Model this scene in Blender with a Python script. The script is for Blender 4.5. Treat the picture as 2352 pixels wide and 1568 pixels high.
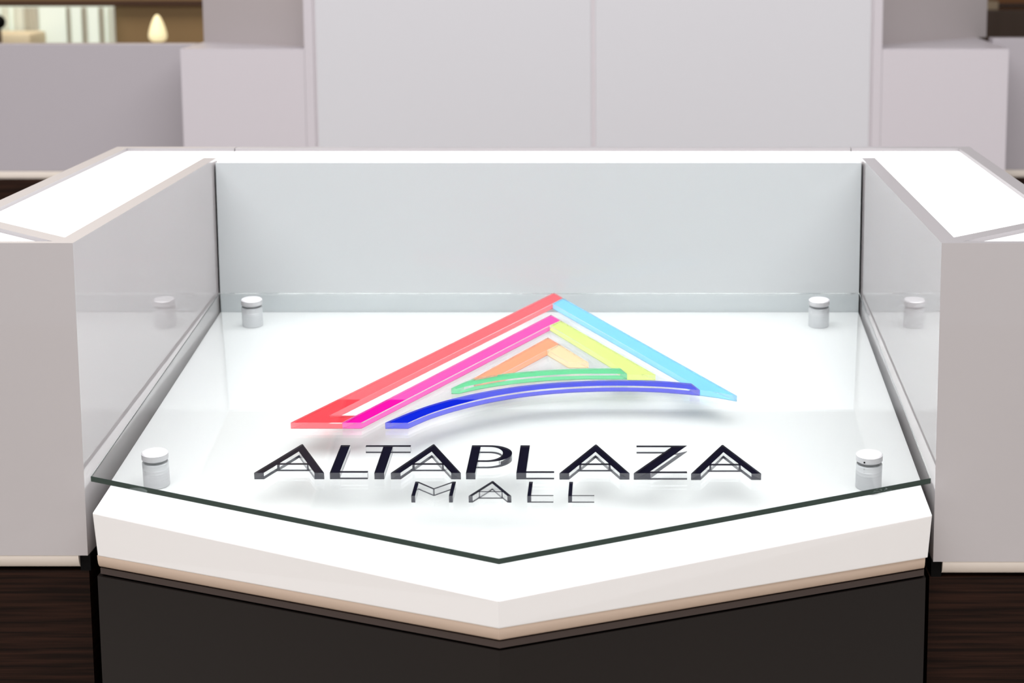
import bpy, bmesh, math
from mathutils import Vector
from mathutils.geometry import tessellate_polygon

# ------------------------------------------------------------------ camera, world, lights, exposure
S = bpy.context.scene
for o in list(bpy.data.objects):
    bpy.data.objects.remove(o, do_unlink=True)
COL = S.collection

FPX, PX, PY, HORIZON = 4348.0, 1450.0, 514.0, -200.0        # focal length and principal point on a 2352 x 1568 frame
PITCH = math.atan((PY - HORIZON) / FPX)
cam_d = bpy.data.cameras.new('camera')
cam = bpy.data.objects.new('camera', cam_d)
COL.objects.link(cam)
cam.location = (0.1390, 0.0, 1.4648)
cam.rotation_euler = (math.pi / 2 - PITCH, 0, 0)
cam_d.sensor_width = 36.0
cam_d.lens = FPX * 36.0 / 2352.0
cam_d.shift_x = -(PX - 1176.0) / 2352.0
cam_d.shift_y = -(784.0 - PY) / 2352.0
cam_d.clip_start = 0.05
cam_d.dof.use_dof = True
cam_d.dof.focus_distance = 2.30
cam_d.dof.aperture_fstop = 8.0
S.camera = cam

world = bpy.data.worlds.new('mall_light')
S.world = world
world.use_nodes = True
wbg = world.node_tree.nodes['Background']
wbg.inputs['Color'].default_value = (1.0, 0.985, 0.99, 1)
wbg.inputs['Strength'].default_value = 0.50

def area_light(name, loc, sx, sy, watts, col=(1, 1, 1), rot=(0, 0, 0)):
    d = bpy.data.lights.new(name, 'AREA')
    d.shape = 'RECTANGLE'
    d.size, d.size_y, d.energy, d.color = sx, sy, watts, col
    o = bpy.data.objects.new(name, d)
    COL.objects.link(o)
    o.location = loc
    o.rotation_euler = rot
    return o

area_light('ceiling_light_over_kiosk', (-0.1, 2.3, 3.6), 6.0, 4.2, 408, (1.0, 0.995, 1.0))
area_light('gold_wall_fill', (-2.4, 8.3, 3.3), 2.0, 1.0, 70, (1.0, 0.93, 0.82))  # unseen fill lamp added to brighten the golden wall
area_light('ceiling_light_over_aisle', (-0.6, -0.6, 3.6), 2.6, 1.6, 30, (1.0, 0.93, 0.88))

S.view_settings.view_transform = 'Standard'
S.view_settings.look = 'None'
S.view_settings.gamma = 1.0
S.view_settings.use_curve_mapping = False
S.view_settings.exposure = 0.0
S.cycles.max_bounces = 12
S.cycles.transmission_bounces = 12
S.cycles.glossy_bounces = 8
S.cycles.diffuse_bounces = 4

# ------------------------------------------------------------------ materials
def lin(c):
    return tuple(((v / 255) / 12.92 if v / 255 <= 0.04045 else ((v / 255 + 0.055) / 1.055) ** 2.4) for v in c) + (1.0,)

MATS = {}
def mat(name, rgb, rough=0.4, metal=0.0, ior=1.5, noise=None, spec=0.5, emit=None):
    """plain principled material; noise = (scale xyz, detail, second colour, bump)"""
    m = bpy.data.materials.new(name)
    m.use_nodes = True
    nt = m.node_tree
    b = nt.nodes['Principled BSDF']
    b.inputs['Base Color'].default_value = lin(rgb)
    b.inputs['Roughness'].default_value = rough
    b.inputs['Metallic'].default_value = metal
    b.inputs['IOR'].default_value = ior
    b.inputs['Specular IOR Level'].default_value = spec
    if emit:
        b.inputs['Emission Color'].default_value = lin(emit[0])
        b.inputs['Emission Strength'].default_value = emit[1]
    if noise:
        sc, det, rgb2, bump = noise
        tc = nt.nodes.new('ShaderNodeTexCoord')
        mp = nt.nodes.new('ShaderNodeMapping')
        mp.inputs['Scale'].default_value = sc
        nz = nt.nodes.new('ShaderNodeTexNoise')
        nz.inputs['Scale'].default_value = 1.0
        nz.inputs['Detail'].default_value = det
        mx = nt.nodes.new('ShaderNodeMix')
        mx.data_type = 'RGBA'
        mx.inputs[6].default_value = lin(rgb)
        mx.inputs[7].default_value = lin(rgb2)
        rp = nt.nodes.new('ShaderNodeMapRange')
        rp.inputs[1].default_value = 0.35
        rp.inputs[2].default_value = 0.65
        L = nt.links.new
        L(tc.outputs['Object'], mp.inputs['Vector'])
        L(mp.outputs['Vector'], nz.inputs['Vector'])
        L(nz.outputs['Fac'], rp.inputs['Value'])
        L(rp.outputs[0], mx.inputs[0])
        L(mx.outputs[2], b.inputs['Base Color'])
        if bump:
            bp = nt.nodes.new('ShaderNodeBump')
            bp.inputs['Strength'].default_value = bump
            bp.inputs['Distance'].default_value = 0.001
            L(nz.outputs['Fac'], bp.inputs['Height'])
            L(bp.outputs['Normal'], b.inputs['Normal'])
    MATS[name] = m
    return m

def glass_mat(name, ior, tint=(1, 1, 1)):
    m = bpy.data.materials.new(name)
    m.use_nodes = True
    nt = m.node_tree
    nt.nodes.remove(nt.nodes['Principled BSDF'])
    g = nt.nodes.new('ShaderNodeBsdfGlass')
    g.inputs['Roughness'].default_value = 0.0
    g.inputs['IOR'].default_value = ior
    out = nt.nodes['Material Output']
    nt.links.new(g.outputs[0], out.inputs['Surface'])
    g.inputs['Color'].default_value = tuple(tint) + (1,)
    MATS[name] = m
    return m

def edge_mat(name, ior, rgb, fac):
    """sawn edge of a clear sheet: clear, with a slight matt haze"""
    m = glass_mat(name, ior)
    nt = m.node_tree
    g = next(n for n in nt.nodes if n.type == 'BSDF_GLASS')
    d = nt.nodes.new('ShaderNodeBsdfDiffuse')
    d.inputs['Color'].default_value = lin(rgb)
    x = nt.nodes.new('ShaderNodeMixShader')
    x.inputs[0].default_value = fac
    nt.links.new(g.outputs[0], x.inputs[1])
    nt.links.new(d.outputs[0], x.inputs[2])
    nt.links.new(x.outputs[0], nt.nodes['Material Output'].inputs['Surface'])
    return m

mat('grey_laminate', (178, 173, 174), 0.025, ior=1.62, noise=((3, 3, 3), 2.0, (180, 175, 176), 0))
mat('cool_laminate', (193, 198, 200), 0.05)
mat('frame_laminate', (129, 126, 128), 0.30)
mat('frame_side_lit', (146, 142, 144), 0.5)  # frame colour lightened on side faces, standing in for light there
mat('white_top', (246, 246, 246), 0.45)
mat('ped_white', (247, 247, 247), 0.35)
mat('lip_shaded', (233, 231, 230), 0.35)  # darker copy of the pedestal white, shade put into the lip's colour
mat('molding_white', (226, 216, 206), 0.45)
mat('molding_beige', (208, 186, 168), 0.45)
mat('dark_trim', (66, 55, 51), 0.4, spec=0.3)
mat('dark_panel', (27, 23, 22), 0.28, spec=0.2, noise=((2, 2, 2), 2.0, (30, 25, 23), 0))
mat('dark_wood', (20, 10, 6), 0.55, spec=0.1, noise=((7, 7, 240), 6.0, (46, 27, 19), 0.2))
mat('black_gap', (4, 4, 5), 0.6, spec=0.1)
mat('brushed_metal', (208, 208, 211), 0.42, metal=0.35, noise=((40, 40, 900), 2.0, (203, 204, 206), 0))
mat('tower_white', (187, 186, 190), 0.35)
mat('tower_side', (166, 157, 157), 0.4)
mat('bg_laminate', (183, 177, 182), 0.35)
mat('bg_counter', (162, 156, 161), 0.3)
mat('seam_grey', (196, 189, 193), 0.6)
mat('floor_tile', (176, 168, 160), 0.25, noise=((6, 6, 6), 4.0, (166, 158, 150), 0))
mat('gold_wall', (146, 118, 80), 0.7, noise=((1.3, 1, 1), 2.0, (138, 112, 76), 0))
mat('dark_ceiling', (74, 64, 58), 0.8)
mat('pale_reflector', (206, 196, 190), 0.8)
mat('shelf_brown', (128, 82, 40), 0.6)
mat('brown_beam', (66, 38, 20), 0.6)
mat('dark_case', (84, 66, 58), 0.4, noise=((4, 1, 1), 2.0, (66, 48, 34), 0))
mat('bench_cream', (236, 222, 190), 0.8)
mat('beige_box', (168, 148, 122), 0.6)
mat('lamp_glow', (250, 236, 190), 0.5, emit=((255, 238, 190), 0.62))
mat('window_lit', (214, 222, 212), 0.5, emit=((234, 242, 230), 0.42))
mat('curtain_pale', (240, 244, 234), 0.8)
mat('curtain_grey', (206, 203, 188), 0.8)
glass_mat('clear_glass', 1.5, (0.978, 0.990, 0.989))
glass_mat('acrylic', 1.49)
edge_mat('acrylic_edge', 1.49, (235, 236, 240), 0.08)
edge_mat('acrylic_bar_edge', 1.49, (240, 236, 240), 0.18)
edge_mat('glass_edge', 1.5, (100, 140, 128), 0.15)

def edge_slot(o, m):
    o.data.materials.append(MATS[m])
    for p in o.data.polygons:
        if abs(p.normal.z) < 0.3:
            p.material_index = 1
    return o

FILM = dict(red=(255, 84, 98), magenta=(255, 22, 186), orange=(255, 170, 118), cream=(255, 230, 180),
            sky=(128, 222, 255), lime=(228, 248, 136), green=(88, 222, 152), blue=(10, 44, 226), black=(22, 23, 42))
def film_mat(name, rgb):
    """coloured vinyl that lets about half of the light through"""
    m = bpy.data.materials.new(name)
    m.use_nodes = True
    nt = m.node_tree
    nt.nodes.remove(nt.nodes['Principled BSDF'])
    d = nt.nodes.new('ShaderNodeBsdfDiffuse')
    t = nt.nodes.new('ShaderNodeBsdfTranslucent')
    x = nt.nodes.new('ShaderNodeMixShader')
    for n in (d, t):
        n.inputs['Color'].default_value = lin(rgb)
    x.inputs[0].default_value = 0.25
    nt.links.new(d.outputs[0], x.inputs[1])
    nt.links.new(t.outputs[0], x.inputs[2])
    nt.links.new(x.outputs[0], nt.nodes['Material Output'].inputs['Surface'])
    MATS[name] = m
for k, c in FILM.items():
    film_mat('film_' + k, c)

# ------------------------------------------------------------------ helpers
def finish(name, bm, m, parent=None, loc=(0, 0, 0), rot=(0, 0, 0), smooth=False, bevel=0.0, seg=2):
    bmesh.ops.recalc_face_normals(bm, faces=bm.faces)
    if bevel:
        bmesh.ops.bevel(bm, geom=[e for e in bm.edges if e.calc_face_angle(0) > 0.5], offset=bevel, segments=seg,
                        profile=0.7, affect='EDGES', clamp_overlap=True)
    me = bpy.data.meshes.new(name)
    bm.to_mesh(me)
    bm.free()
    if smooth:
        for p in me.polygons:
            p.use_smooth = True
        me.set_sharp_from_angle(angle=math.radians(35))
    me.materials.append(MATS[m] if isinstance(m, str) else m)
    o = bpy.data.objects.new(name, me)
    COL.objects.link(o)
    o.location = loc
    o.rotation_euler = rot
    o.parent = parent
    return o

def add_box(bm, x0, x1, y0, y1, z0, z1):
    v = [bm.verts.new((x, y, z)) for z in (z0, z1) for y in (y0, y1) for x in (x0, x1)]
    for f in ((0, 1, 3, 2), (4, 5, 7, 6), (0, 1, 5, 4), (2, 3, 7, 6), (0, 2, 6, 4), (1, 3, 7, 5)):
        bm.faces.new([v[i] for i in f])

def box(name, b, m, parent=None, bevel=0.0, off=(0, 0, 0)):
    bm = bmesh.new()
    add_box(bm, b[0] - off[0], b[1] - off[0], b[2] - off[1], b[3] - off[1], b[4] - off[2], b[5] - off[2])
    return finish(name, bm, m, parent, bevel=bevel)

def prism_bm(loops, z0, z1):
    """extruded polygon with holes; z0 / z1 numbers or functions of (x, y)"""
    f0 = z0 if callable(z0) else (lambda x, y: z0)
    f1 = z1 if callable(z1) else (lambda x, y: z1)
    bm = bmesh.new()
    lo, hi = [], []
    for lp in loops:
        a = [bm.verts.new((x, y, f0(x, y))) for x, y in lp]
        b = [bm.verts.new((x, y, f1(x, y))) for x, y in lp]
        for i in range(len(lp)):
            j = (i + 1) % len(lp)
            bm.faces.new((a[i], a[j], b[j], b[i]))
        lo += a
        hi += b
    if len(loops) == 1:
        bm.faces.new(hi)
        bm.faces.new(lo[::-1])
    else:
        for t in tessellate_polygon([[Vector((x, y, 0)) for x, y in lp] for lp in loops]):
            bm.faces.new([hi[i] for i in t])
            bm.faces.new([lo[i] for i in t][::-1])
    return bm

def prism(name, loops, z0, z1, m, parent=None, loc=(0, 0, 0), rot=(0, 0, 0), bevel=0.0):
    return finish(name, prism_bm(loops, z0, z1), m, parent, loc, rot, bevel=bevel)

def area2(lp):
    return sum(lp[i][0] * lp[(i + 1) % len(lp)][1] - lp[(i + 1) % len(lp)][0] * lp[i][1] for i in range(len(lp)))

def offset(lp, d):
    """move a closed outline inward by d (outward for negative d)"""
    if area2(lp) < 0:
        return offset(lp[::-1], d)[::-1]
    n = len(lp)
    out = []
    for i in range(n):
        p, q, r = Vector(lp[i - 1]), Vector(lp[i]), Vector(lp[(i + 1) % n])
        a, b = (q - p).normalized(), (r - q).normalized()
        na, nb = Vector((-a.y, a.x)), Vector((-b.y, b.x))
        k = na + nb
        s = k.length_squared
        k = k * (2 / s) if s > 0.35 else k.normalized() * 1.8
        out.append(tuple(q + k * d))
    return out

def lathe(name, prof, m, parent=None, loc=(0, 0, 0), rot=(0, 0, 0), seg=48):
    bm = bmesh.new()
    rings = []
    for r, z in prof:
        rings.append([bm.verts.new((r * math.cos(2 * math.pi * i / seg), r * math.sin(2 * math.pi * i / seg), z)) for i in range(seg)]
                     if r > 1e-6 else [bm.verts.new((0, 0, z))])
    for a, b in zip(rings, rings[1:]):
        if len(a) == 1 and len(b) == 1:
            continue
        for i in range(seg):
            j = (i + 1) % seg
            if len(a) == 1:
                bm.faces.new((a[0], b[i], b[j]))
            elif len(b) == 1:
                bm.faces.new((a[i], a[j], b[0]))
            else:
                bm.faces.new((a[i], a[j], b[j], b[i]))
    return finish(name, bm, m, parent, loc, rot, smooth=True)

def tag(o, label=None, cat=None, group=None, kind=None):
    for k, v in (('label', label), ('category', cat), ('group', group), ('kind', kind)):
        if v:
            o[k] = v
    return o

def thing(name, label, cat, loc=(0, 0, 0), rot=(0, 0, 0), group=None):
    o = bpy.data.objects.new(name, None)
    o.empty_display_size = 0.05
    COL.objects.link(o)
    o.location = loc
    o.rotation_euler = rot
    return tag(o, label, cat, group)

# ------------------------------------------------------------------ the setting
tag(box('floor', (-7, 7, -2.5, 10, -0.05, 0.0), 'floor_tile'), kind='structure')
tag(box('wall_back', (-7, 7, 9.5, 9.65, 0.0, 3.4), 'gold_wall'), kind='structure')
tag(box('trim_1', (-7, 7, 9.46, 9.5, 1.012, 1.034), 'brown_beam'), kind='structure')

ceil = tag(box('ceiling', (-7, 7, 3.9, 9.65, 3.5, 3.6), 'dark_ceiling'), kind='structure')
box('reflector_panel', (-4.2, -1.15, 5.2, 9.4, 3.485, 3.4995), 'pale_reflector', ceil)  # unseen pale board added for its reflection in the left letters

# ------------------------------------------------------------------ kiosk counters around the sign
TOP, BODY0, MOLD0 = 1.100, 0.7350, 0.7188
IN, OUT = 0.4867, 0.674            # inner and outer face of a side counter, from the axis
YF, YR, YE = 2.0890, 2.8130, 2.975   # front face, face of the back counter, outer back edge
RAIL, REC = 0.020, 0.005
JOIN = 0.4850                       # where the back counter meets the side counters

def nose(name, path, z0, z1, m, parent, depth=0.007, steps=8):
    """strip under an edge whose front curves back towards its bottom; the ends stay cut square"""
    bm = bmesh.new()
    rows = []
    ymax = max(y for x, y in path)
    for i in range(steps + 1):
        t = i / steps
        d = depth * (1 - math.sqrt(max(0.0, 1 - (0.98 * t) ** 2)))
        z = z1 + (z0 - z1) * t
        rows.append([bm.verts.new((x, y if y > ymax - 1e-4 else y + d, z)) for x, y in path])
    n = len(path)
    for a, b in zip(rows, rows[1:]):
        for i in range(n):
            j = (i + 1) % n
            bm.faces.new((a[i], a[j], b[j], b[i]))
    bm.faces.new(rows[0][::-1])
    bm.faces.new(rows[-1])
    return finish(name, bm, m, parent, smooth=True)

def side_counter(s, label, BODY0=BODY0, MOLD0=MOLD0):
    root = thing('side_counter', label, 'counter', (s * (IN + OUT) / 2, 2.5, 0), group='counters beside the sign pedestal')
    ox, oy = root.location.x, root.location.y
    def rect(a, b, y0, y1):
        x0, x1 = sorted((s * a, s * b))
        return [(x0 - ox, y0 - oy), (x1 - ox, y0 - oy), (x1 - ox, y1 - oy), (x0 - ox, y1 - oy)]
    def pl(pts):
        q = [(s * x - ox, y - oy) for x, y in pts]
        return q if area2(q) > 0 else q[::-1]
    prism('body', [rect(IN, OUT, YF, YE)], BODY0, TOP - 0.009, 'grey_laminate', root)
    zr0, zr1 = TOP - 0.009, TOP
    k = OUT - RAIL - IN - RAIL
    c0 = (IN + RAIL, YF + 0.012)
    w = 0.026
    outline = [(IN, YF), (OUT, YF), (OUT, YE), (JOIN, YE), (JOIN, YE - RAIL), (OUT - RAIL, YE - RAIL), (OUT - RAIL, c0[1] + k + w), (IN + RAIL, c0[1] + w), (IN + RAIL, 2.837), (IN, 2.837)]
    tri = [(c0[0] + 0.006, c0[1]), (OUT - RAIL, c0[1]), (OUT - RAIL, c0[1] + k - 0.006)]
    bm = prism_bm([pl(outline), pl(tri)], zr0, zr1)
    fr = finish('top_frame', bm, 'frame_laminate', root)
    fr.data.materials.append(MATS['grey_laminate'])
    fr.data.materials.append(MATS['frame_side_lit'])
    for p in fr.data.polygons:
        if abs(p.normal.z) < 0.3:
            p.material_index = 2
        if p.normal.y < -0.9 and p.center.y < YF - oy + 1e-4 or p.normal.x * s < -0.9 and abs(p.center.x + ox) < IN + 1e-4:
            p.material_index = 1
    prism('top_insert', [pl([(IN + RAIL, c0[1] + w), (OUT - RAIL, c0[1] + k + w), (OUT - RAIL, YE - RAIL), (JOIN, YE - RAIL), (JOIN, 2.837), (IN + RAIL, 2.837)])],
          zr0, TOP - REC, 'white_top', root)
    prism('corner_insert', [pl([(c0[0] + 0.006, c0[1]), (OUT - RAIL, c0[1]), (OUT - RAIL, c0[1] + k - 0.006)])], zr0, TOP - REC, 'white_top', root)
    nose('base_molding', rect(IN + 0.0112, OUT, YF + 0.0005, YE), MOLD0, BODY0, 'molding_white', root, 0.0105)
    prism('corner_recess_fill', [rect(IN - 0.001, IN + 0.0108, YF + 0.006, YE - 0.02)], MOLD0 - 0.004, BODY0, 'black_gap', root)  # black block added to paint the dark recess beside the molding
    prism('plinth', [rect(IN + (0.0012 if s < 0 else -0.0028), OUT - 0.006, YF + 0.006, YE - 0.006)], 0.0, MOLD0 - 0.004, 'dark_wood', root)
    return root

side_counter(-1, 'grey-white laminate counter with white inset top left of the glass sign')
side_counter(1, 'grey-white laminate counter with white inset top right of the glass sign', 0.7275, 0.7112)

bc = thing('back_counter', 'long grey-white counter with white top directly behind the glass sign', 'counter', (0, 2.9, 0))
def bcb(name, b, m, bevel=0.0):
    return box(name, b, m, bc, bevel, off=(0, 2.9, 0))
bcb('body', (-0.4838, 0.4838, YR, YE, BODY0, TOP - 0.009), 'cool_laminate')
bcb('top_insert', (-0.4838, 0.4838, YR + 0.003, YE - RAIL, TOP - 0.009, TOP - REC), 'white_top')
bcb('front_edging', (-0.4838, 0.4838, YR, YR + 0.003, TOP - 0.009, TOP - 0.0045), 'cool_laminate')
rail = bcb('frame_rail', (-0.4838, 0.4838, YE - RAIL, YE, TOP - 0.009, TOP), 'frame_laminate', 0.0008)
rail.data.materials.append(MATS['frame_side_lit'])
for p in rail.data.polygons:
    if abs(p.normal.z) < 0.9:
        p.material_index = 1
bcb('plinth', (-0.482, 0.482, YR + 0.06, YE - 0.006, 0.0, BODY0), 'dark_wood')

# ------------------------------------------------------------------ the pedestal with its sloping white top
TILT = math.radians(5.3)
ROT = (TILT, 0, 0)
G0 = Vector((0, 2.806, 0.8983))                    # top face of the glass at its back edge
VD = Vector((0, math.cos(TILT), math.sin(TILT)))
ND = Vector((0, -math.sin(TILT), math.cos(TILT)))
def sign_point(u, v, h=0.0):
    """u, v in mm along the sloping glass, h metres above its top face"""
    return G0 + Vector((u / 1000, 0, 0)) + VD * (v / 1000 - 0.75) + ND * h
PLAN = [(-0.4840, 2.8115), (-0.4718, 2.0645), (0.0037, 1.8416), (0.4791, 2.0584), (0.4835, 2.8115)]
def ped_z(x, y):
    return 0.863 + (y - 2.812) * math.tan(TILT)
ped = thing('sign_pedestal', 'white-topped dark pedestal with pointed front carrying the glass sign', 'pedestal', (0, 2.4, 0))
loc_plan = [(x, y - 2.4) for x, y in PLAN]
LIP0 = 0.7432
bm = prism_bm([loc_plan], LIP0, lambda x, y: ped_z(x, y + 2.4))
for v in bm.verts:                                  # the lip tapers slightly towards its underside
    if abs(v.co.z - LIP0) < 1e-6:
        v.co.x *= 0.992
slab = finish('top_slab', bm, 'ped_white', ped, bevel=0.0012)
slab.data.materials.append(MATS['lip_shaded'])
for p in slab.data.polygons:
    if abs(p.normal.z) < 0.3:
        p.material_index = 1
def under(xl, xr, dy):
    """outline of a layer below the lip: its side faces at xl / xr, its pointed front set back by dy"""
    p = loc_plan
    return [(xl, p[0][1]), (xl, p[1][1] + dy), (p[2][0], p[2][1] + dy), (xr, p[3][1] + dy), (xr, p[4][1])]
nose('edge_molding', under(-0.4690, 0.4728, 0.0008), 0.7268, LIP0, 'molding_beige', ped, 0.0120)
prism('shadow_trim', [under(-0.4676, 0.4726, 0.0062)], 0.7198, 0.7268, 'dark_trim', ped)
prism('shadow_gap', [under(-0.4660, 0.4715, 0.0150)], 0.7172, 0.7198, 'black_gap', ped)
prism('body', [under(-0.4712, 0.4746, 0.0055)], 0.0, 0.7172, 'dark_panel', ped)

# ------------------------------------------------------------------ glass and its standoffs
GT = 0.0064
gl = [(-0.4840, 0.750), (-0.4775, 0.0240), (0.0030, -0.1980), (0.4797, 0.0180), (0.4840, 0.750)]
gp = prism('glass_panel', [gl], -GT, 0.0, 'clear_glass', loc=sign_point(0, 0), rot=ROT, bevel=0.0005)
edge_slot(gp, 'glass_edge')
tag(gp, 'clear glass panel with pointed front and dark green edge on four standoffs', 'glass panel')

GAP = (G0.z - 0.863 - (G0.y - 2.812) * math.tan(TILT)) * math.cos(TILT)       # glass top to pedestal top, along the normal
def standoff(u, v, label, screw):
    root = thing('standoff', label, 'standoff', sign_point(u, v, -GAP), ROT, 'standoffs holding the glass panel')
    r, b = 0.0152, 0.0009
    h = GAP - GT
    lathe('barrel', [(0, 0), (r - b, 0), (r, b), (r, h - 0.0006), (r - 0.0008, h), (0, h)], 'brushed_metal', root)
    c0 = GAP
    cap = lathe('cap', [(0, c0), (r - 0.003, c0), (r - 0.003, c0 + 0.0012), (r - b, c0 + 0.0012), (r + 0.0003, c0 + 0.0024), (r + 0.0003, c0 + 0.0088), (r - 0.0010, c0 + 0.0100), (0, c0 + 0.0100)], 'brushed_metal', root)
    if screw:
        a = math.radians(-118)
        lathe('set_screw', [(0, 0), (0.0011, 0), (0.0011, 0.0005), (0, 0.0005)], 'black_gap', cap,
              ((r + 0.0001) * math.cos(a), (r + 0.0001) * math.sin(a), c0 + 0.0042), (math.pi / 2, 0, a + math.pi / 2), 12)
    return root
standoff(-416, 74.5, 'brushed metal standoff at the front left corner of the glass', False)
standoff(415.7, 69, 'brushed metal standoff at the front right corner of the glass', True)
standoff(-422.2, 686.6, 'brushed metal standoff at the back left corner of the glass', False)
standoff(416.4, 684.4, 'brushed metal standoff at the back right corner of the glass', False)

# ------------------------------------------------------------------ emblem of clear acrylic bars with coloured undersides
BT = 0.008
def fit(u, v):
    return u * 0.9955 + 0.5, 724.6 - (724.2 - v) * 0.9883
def acrylic_piece(name, loops, film, parent=None, loc=(0, 0, 0), rot=(0, 0, 0), shrink=0.12):
    """loops in mm; a clear block whose underside carries a colour film"""
    outer = [[(x / 1000, y / 1000) for x, y in offset(lp, shrink if i == 0 else -shrink)] for i, lp in enumerate(loops)]
    blk = prism(name, outer, 0.0004, BT, 'acrylic', parent, loc, rot)
    inner = [[(x / 1000, y / 1000) for x, y in offset(lp, shrink + 0.04 if i == 0 else -shrink - 0.04)] for i, lp in enumerate(loops)]
    edge_slot(blk, 'acrylic_edge' if film == 'black' else 'acrylic_bar_edge')
    prism('colour_film', inner, 0.0002, 0.0008, 'film_' + film, blk)
    return blk

def smooth(pts, k=5):
    out = []
    n = len(pts)
    for i in range(n - 1):
        p0, p1, p2, p3 = (Vector(pts[max(0, min(n - 1, j))]) for j in (i - 1, i, i + 1, i + 2))
        for q in range(k):
            t = q / k
            out.append(tuple(0.5 * ((2 * p1) + (p2 - p0) * t + (2 * p0 - 5 * p1 + 4 * p2 - p3) * t * t + (3 * p1 - p0 - 3 * p2 + p3) * t ** 3)))
    return out + [tuple(pts[-1])]

GREEN_TOP = [(-92.6, 294.1), (-69.5, 327.0), (-31.7, 349.4), (21.0, 364.7), (73.5, 371.8), (124.7, 373.4)]
GREEN_LOW = [(133.5, 350.8), (74.2, 351.0), (22.0, 343.4), (-26.0, 328.0), (-62.5, 308.6), (-83.0, 294.1)]
BLUE_TOP = [(-161.9, 167.9), (-135.5, 205.0), (-108.0, 236.0), (-69.5, 268.0), (-24.0, 294.3), (23.4, 311.7), (74.8, 321.9), (126.4, 325.3), (178.4, 322.2), (217.0, 313.0)]
BLUE_LOW = [(227.2, 287.2), (178.0, 299.6), (126.5, 303.8), (75.3, 301.0), (24.4, 290.3), (-22.4, 271.0), (-66.2, 242.5), (-107.0, 204.5), (-133.6, 167.9)]
em = thing('triangle_emblem', 'triangular emblem of rainbow coloured clear acrylic bars and arcs on the glass', 'emblem', sign_point(0, 0), ROT)
bars = [
    ('red_bar', 'red', [(-277.4, 168.4), (22.8, 724.2), (37.4, 697.0), (22.8, 668.1), (-233.5, 193.6), (-201.1, 193.6), (-214.4, 168.4)]),
    ('magenta_bar', 'magenta', [(-214.2, 168.4), (22.9, 612.7), (37.8, 585.4), (22.9, 561.9), (-190.8, 168.4)]),
    ('orange_bar', 'orange', [(22.9, 506.3), (39.6, 477.0), (24.0, 450.5), (-31.4, 350.0), (-69.6, 327.8)]),
    ('cream_bar', 'cream', [(39.8, 476.8), (82.3, 397.0), (55.0, 397.0), (24.2, 450.5)]),
    ('sky_blue_bar', 'sky', [(37.6, 696.6), (273.7, 265.2), (250.5, 278.0), (227.6, 287.6), (217.4, 313.4), (23.0, 668.1)]),
    ('lime_bar', 'lime', [(38.0, 585.2), (171.1, 347.5), (134.6, 347.5), (125.0, 373.2), (23.1, 561.9)]),
    ('green_arc', 'green', smooth(GREEN_TOP) + smooth(GREEN_LOW)),
    ('blue_arc', 'blue', smooth(BLUE_TOP) + smooth(BLUE_LOW)),
]
for nm, film, lp in bars:
    acrylic_piece(nm, [[fit(*q) for q in lp]], film, em)

# ------------------------------------------------------------------ letters
def arc(cx, cy, rx, ry, a0, a1, n=20):
    return [(cx + rx * math.cos(math.radians(a0 + (a1 - a0) * i / n)), cy + ry * math.sin(math.radians(a0 + (a1 - a0) * i / n))) for i in range(n + 1)]

def glyph_A(w, h, leg, bar, yb):
    m, s = w / 2, h / (w / 2 - 0.8)
    xin = lambda y: leg + y / s
    return [[(0, 0), (m - 0.8, h), (m + 0.8, h), (w, 0), (w - leg, 0), (w - xin(yb), yb), (xin(yb), yb), (leg, 0)],
            [(xin(yb + bar), yb + bar), (m, (m - leg) * s), (w - xin(yb + bar), yb + bar)]]
def glyph_L(w, h, st, bar):
    return [[(0, 0), (w, 0), (w, bar), (st, bar), (st, h), (0, h)]]
GLY = {
    'A': glyph_A(80, 90, 11.2, 5.6, 24.5),
    'L': glyph_L(43.2, 87, 11.2, 5.6),
    'T': [[(0, 87), (0, 81.2), (20.8, 81.2), (20.8, 0), (32.2, 0), (32.2, 81.2), (53, 81.2), (53, 87)]],
    'P': [[(0, 0), (10.8, 0), (10.8, 33.6)] + [(17, 33.6)] + arc(21, 60.3, 28.2, 26.7, -88, 90, 28) + [(0, 87)],
          [(10.8, 81.4)] + arc(20, 60.3, 18.2, 21.1, 90, -90, 24) + [(10.8, 39.2)]],
    'Z': [[(1.8, 87), (62, 87), (17.6, 5.6), (59.4, 5.6), (59.4, 0), (-1.6, 0), (42.6, 81.2), (1.8, 81.2)]],
    'm': [[(0, 0), (0, 41.5), (3.6, 41.5), (23, 22.0), (42.4, 41.5), (46, 41.5), (46, 0), (41.6, 0), (41.6, 36.6), (23, 18.2), (4.4, 36.6), (4.4, 0)]],
    'a': glyph_A(47.4, 43.0, 4.6, 2.6, 11.0),
    'l': glyph_L(29.0, 41.5, 4.4, 2.6),
}
LETTERS = [
    ('A', -290.8, 5.8, 'large dark letter A with clear sides, first of the long word'),
    ('L', -204.6, 6.0, 'large dark letter L between the T and the first letter A'),
    ('T', -174.6, 5.8, 'large dark letter T in the long word on the glass'),
    ('A', -135.0, 5.6, 'large dark letter A between the letters T and P'),
    ('P', -49.4, 5.6, 'large dark letter P in the middle of the long word'),
    ('L', 8.0, 5.4, 'large dark letter L right beside the letter P'),
    ('A', 57.2, 4.8, 'large dark letter A just left of the letter Z'),
    ('Z', 143.4, 4.6, 'large dark letter Z in the long word on the glass'),
    ('A', 207.1, 3.6, 'large dark letter A at the right end of the long word'),
    ('m', -104.2, -61.6, 'small dark letter M starting the short lower word'),
    ('a', -40.8, -61.8, 'small dark letter A in the short lower word'),
    ('l', 24.0, -62.0, 'small dark letter L beside the small letter A'),
    ('l', 69.2, -62.2, 'small dark letter L ending the short lower word'),
]
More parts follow.
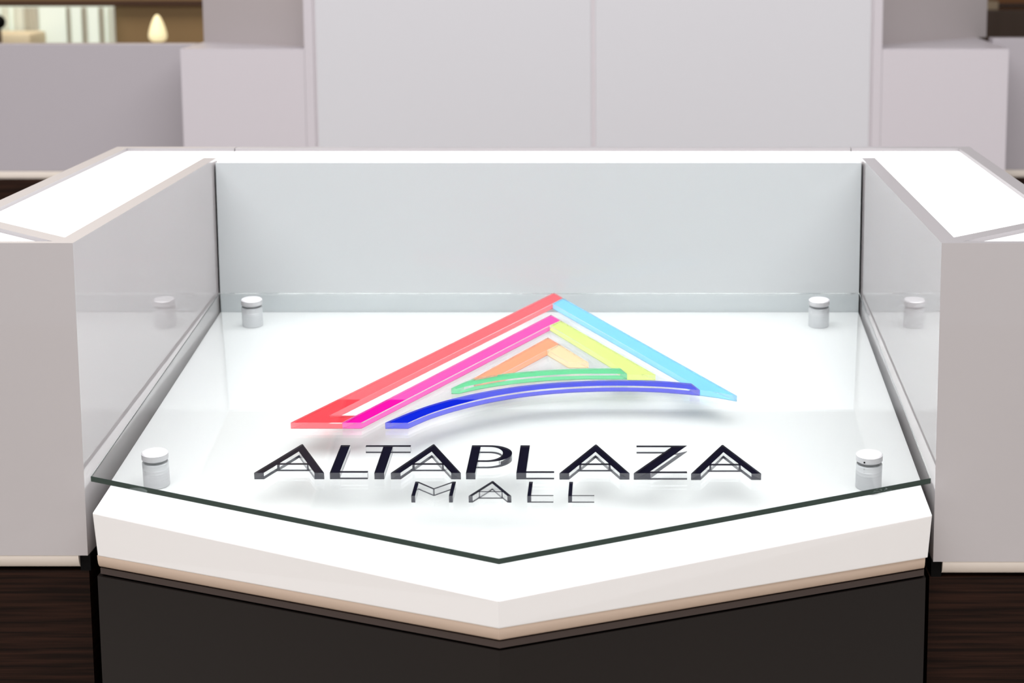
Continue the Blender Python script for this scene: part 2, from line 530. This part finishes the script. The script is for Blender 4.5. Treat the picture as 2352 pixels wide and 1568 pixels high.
for g, u, v, lab in LETTERS:
    o = acrylic_piece('acrylic_letter', [[(x * 0.9955, y * 0.9883) for x, y in lp] for lp in GLY[g]], 'black', None, sign_point(*fit(u, v)), ROT, 0.05)
    tag(o, lab, 'letter', 'letters of the long word' if g.isupper() else 'letters of the short word')

# ------------------------------------------------------------------ the far side of the kiosk: tower, cabinets, counters
TY = 5.15
tw = thing('display_tower', 'tall pale double-door tower in the middle behind the counters', 'cabinet', (0.0355, TY, 0))
def twp(name, pts, z0, z1, m, parent=tw, bevel=0.0):
    return prism(name, [[(x - 0.0355, y - TY) for x, y in pts]], z0, z1, m, parent, bevel=bevel)
TH = 1.75
twp('core', [(-0.745, TY + 0.006), (0.816, TY + 0.006), (0.816, 6.1), (-0.745, 6.1)], 0.0, TH, 'seam_grey')
for x0, x1 in ((-0.7175, 0.0300), (0.0410, 0.7885)):
    twp('door_panel', [(x0, TY), (x1, TY), (x1, TY + 0.0058), (x0, TY + 0.0058)], 0.08, TH, 'tower_white', bevel=0.002)
for x0, x1 in ((-0.7495, -0.7245), (0.7955, 0.8205)):
    twp('corner_post', [(x0, TY), (x1, TY), (x1, TY + 0.0055), (x0, TY + 0.0055)], 0.0, TH, 'bg_laminate', bevel=0.002)
def upper_cabinet(pts, label):
    cx, cy = sum(p[0] for p in pts) / len(pts), sum(p[1] for p in pts) / len(pts)
    r = thing('upper_cabinet', label, 'cabinet', (cx, cy, TOP), group='upper cabinets beside the tower')
    q = [(x - cx, y - cy) for x, y in pts]
    prism('body', [q], 0.0, TH - TOP - 0.02, 'tower_side', r)
    prism('top_cap', [offset(q, 0.004)], TH - TOP - 0.02, TH - TOP, 'bg_laminate', r)
upper_cabinet([(-0.7515, 5.238), (-0.7515, 6.1), (-1.083, 6.1), (-1.083, 5.426)], 'upper cabinet with slanted front standing on the left low cabinet')
upper_cabinet([(0.8225, 5.308), (1.197, 5.657), (1.197, 6.1), (0.8225, 6.1)], 'upper cabinet with slanted front standing on the right low cabinet')

def low_cabinet(name, x0, x1, label):
    r = thing(name, label, 'cabinet', ((x0 + x1) / 2, 5.6, 0), group='low cabinets beside the tower')
    o = ((x0 + x1) / 2, 5.6, 0)
    box('body', (x0, x1, TY, 6.1, BODY0, TOP - 0.004), 'bg_laminate', r, 0.0, o)
    box('top_board', (x0, x1, TY + 0.002, 6.1, TOP - 0.004, TOP), 'bg_laminate', r, 0.0, o)
    box('plinth', (x0 + 0.01, x1 - 0.01, TY + 0.02, 6.08, 0, BODY0), 'dark_wood', r, 0.0, o)
low_cabinet('low_cabinet', -1.086, -0.7498, 'low pinkish white cabinet at the left foot of the tower')
low_cabinet('low_cabinet', 0.8208, 1.1645, 'low pinkish white cabinet at the right foot of the tower')

def far_counter(x0, x1, y, top, label):
    r = thing('far_counter', label, 'counter', ((x0 + x1) / 2, y + 0.1, 0), group='far counters of the kiosk')
    o = ((x0 + x1) / 2, y + 0.1, 0)
    box('body', (x0, x1, y, y + 0.06, BODY0, top), 'bg_counter', r, 0.003, o)
    path = [(x0 - o[0], y - o[1]), (x1 - o[0], y - o[1]), (x1 - o[0], y + 0.06 - o[1]), (x0 - o[0], y + 0.06 - o[1])]
    nose('base_molding', path, BODY0 - 0.022, BODY0, 'molding_white', r, 0.008)
    box('plinth', (x0 + 0.004, x1 - 0.004, y + 0.008, y + 0.055, 0, BODY0 - 0.022), 'dark_wood', r, 0.0, o)
far_counter(-3.2, -1.096, 5.37, 1.0985, 'grey-white counter in the far left background beside the low cabinet')
far_counter(1.167, 3.2, 5.40, 1.1130, 'grey-white counter in the far right background beside the low cabinet')

# ------------------------------------------------------------------ shop beyond the kiosk
win = box('window_1', (-4.6, -2.43, 9.44, 9.4595, 0.35, 1.006), 'window_lit')
tag(win, kind='structure')
for x0, x1, m in ((-2.98, -2.945, 'curtain_pale'), (-2.925, -2.87, 'curtain_pale'), (-2.868, -2.80, 'curtain_grey'), (-2.66, -2.642, 'curtain_grey'),
                  (-2.585, -2.56, 'curtain_grey'), (-2.50, -2.475, 'curtain_grey'), (-2.455, -2.425, 'curtain_pale'), (-3.06, -3.0, 'curtain_grey')):
    bm = bmesh.new()
    n = 8
    a = [bm.verts.new((x0 + (x1 - x0) * i / n, 9.42 + 0.008 * math.sin(i * 1.7), 0.36)) for i in range(n + 1)]
    b = [bm.verts.new((x0 + (x1 - x0) * i / n, 9.42 + 0.008 * math.sin(i * 1.7), 1.003)) for i in range(n + 1)]
    for i in range(n):
        bm.faces.new((a[i], a[i + 1], b[i + 1], b[i]))
    ext = bmesh.ops.extrude_face_region(bm, geom=list(bm.faces))
    bmesh.ops.translate(bm, verts=[e for e in ext['geom'] if isinstance(e, bmesh.types.BMVert)], vec=(0, 0.006, 0))
    finish('curtain_strip', bm, m, win)

lamp = thing('floor_lamp', 'glowing teardrop lamp on a pole in front of the golden wall', 'lamp', (-2.118, 9.05, 0))
lathe('base', [(0, 0), (0.14, 0), (0.14, 0.015), (0.02, 0.03), (0, 0.03)], 'brown_beam', lamp)
lathe('pole', [(0, 0.03), (0.011, 0.03), (0.011, 0.858), (0, 0.858)], 'brown_beam', lamp, seg=20)
lathe('shade', [(0, 0.858), (0.022, 0.859), (0.036, 0.866), (0.0430, 0.880), (0.0425, 0.897), (0.037, 0.920), (0.028, 0.948), (0.018, 0.970), (0.008, 0.984), (0, 0.988)], 'lamp_glow', lamp, seg=32)

post = thing('ball_post', 'dark post with round ball top at the left edge before the lit window', 'post', (-2.858, 9.0, 0))
lathe('post_shaft', [(0, 0), (0.05, 0), (0.05, 0.01), (0.012, 0.02), (0.012, 0.925), (0, 0.925)], 'brown_beam', post, seg=20)
lathe('ball', [(0.034 * math.sin(math.pi * i / 14), 0.955 - 0.034 * math.cos(math.pi * i / 14)) for i in range(15)], 'black_gap', post, seg=28)

bench = thing('bench', 'cream padded bench under the lit window at the far left', 'bench', (-2.86, 9.25, 0))
box('cushion', (-3.2, -2.75, 9.12, 9.38, 0.82, 0.892), 'bench_cream', bench, 0.02, (-2.86, 9.25, 0))
box('seat_base', (-3.2, -2.75, 9.13, 9.38, 0.0, 0.818), 'brown_beam', bench, 0.004, (-2.86, 9.25, 0))
case = thing('display_case', 'dark brown display case in the far right background', 'display case', (2.4, 9.2, 0))
box('case_body', (1.78, 3.4, 9.0, 9.4, 0, 1.010), 'dark_case', case, 0.004, (2.4, 9.2, 0))
shelf = thing('wall_shelf_unit', 'tall brown shelf unit behind the dark display case', 'shelf unit', (2.6, 9.45, 0))
box('back_board', (1.70, 3.6, 9.44, 9.459, 0, 2.0), 'shelf_brown', shelf, 0.0, (2.6, 9.45, 0))
box('shelf_board', (1.95, 3.6, 9.402, 9.439, 1.000, 1.022), 'dark_trim', shelf, 0.0, (2.6, 9.45, 0))
bx = box('storage_box', (1.775, 1.885, 9.05, 9.2, 1.010, 1.05), 'beige_box', None, 0.004)
tag(bx, 'small beige box standing on the dark display case', 'box')
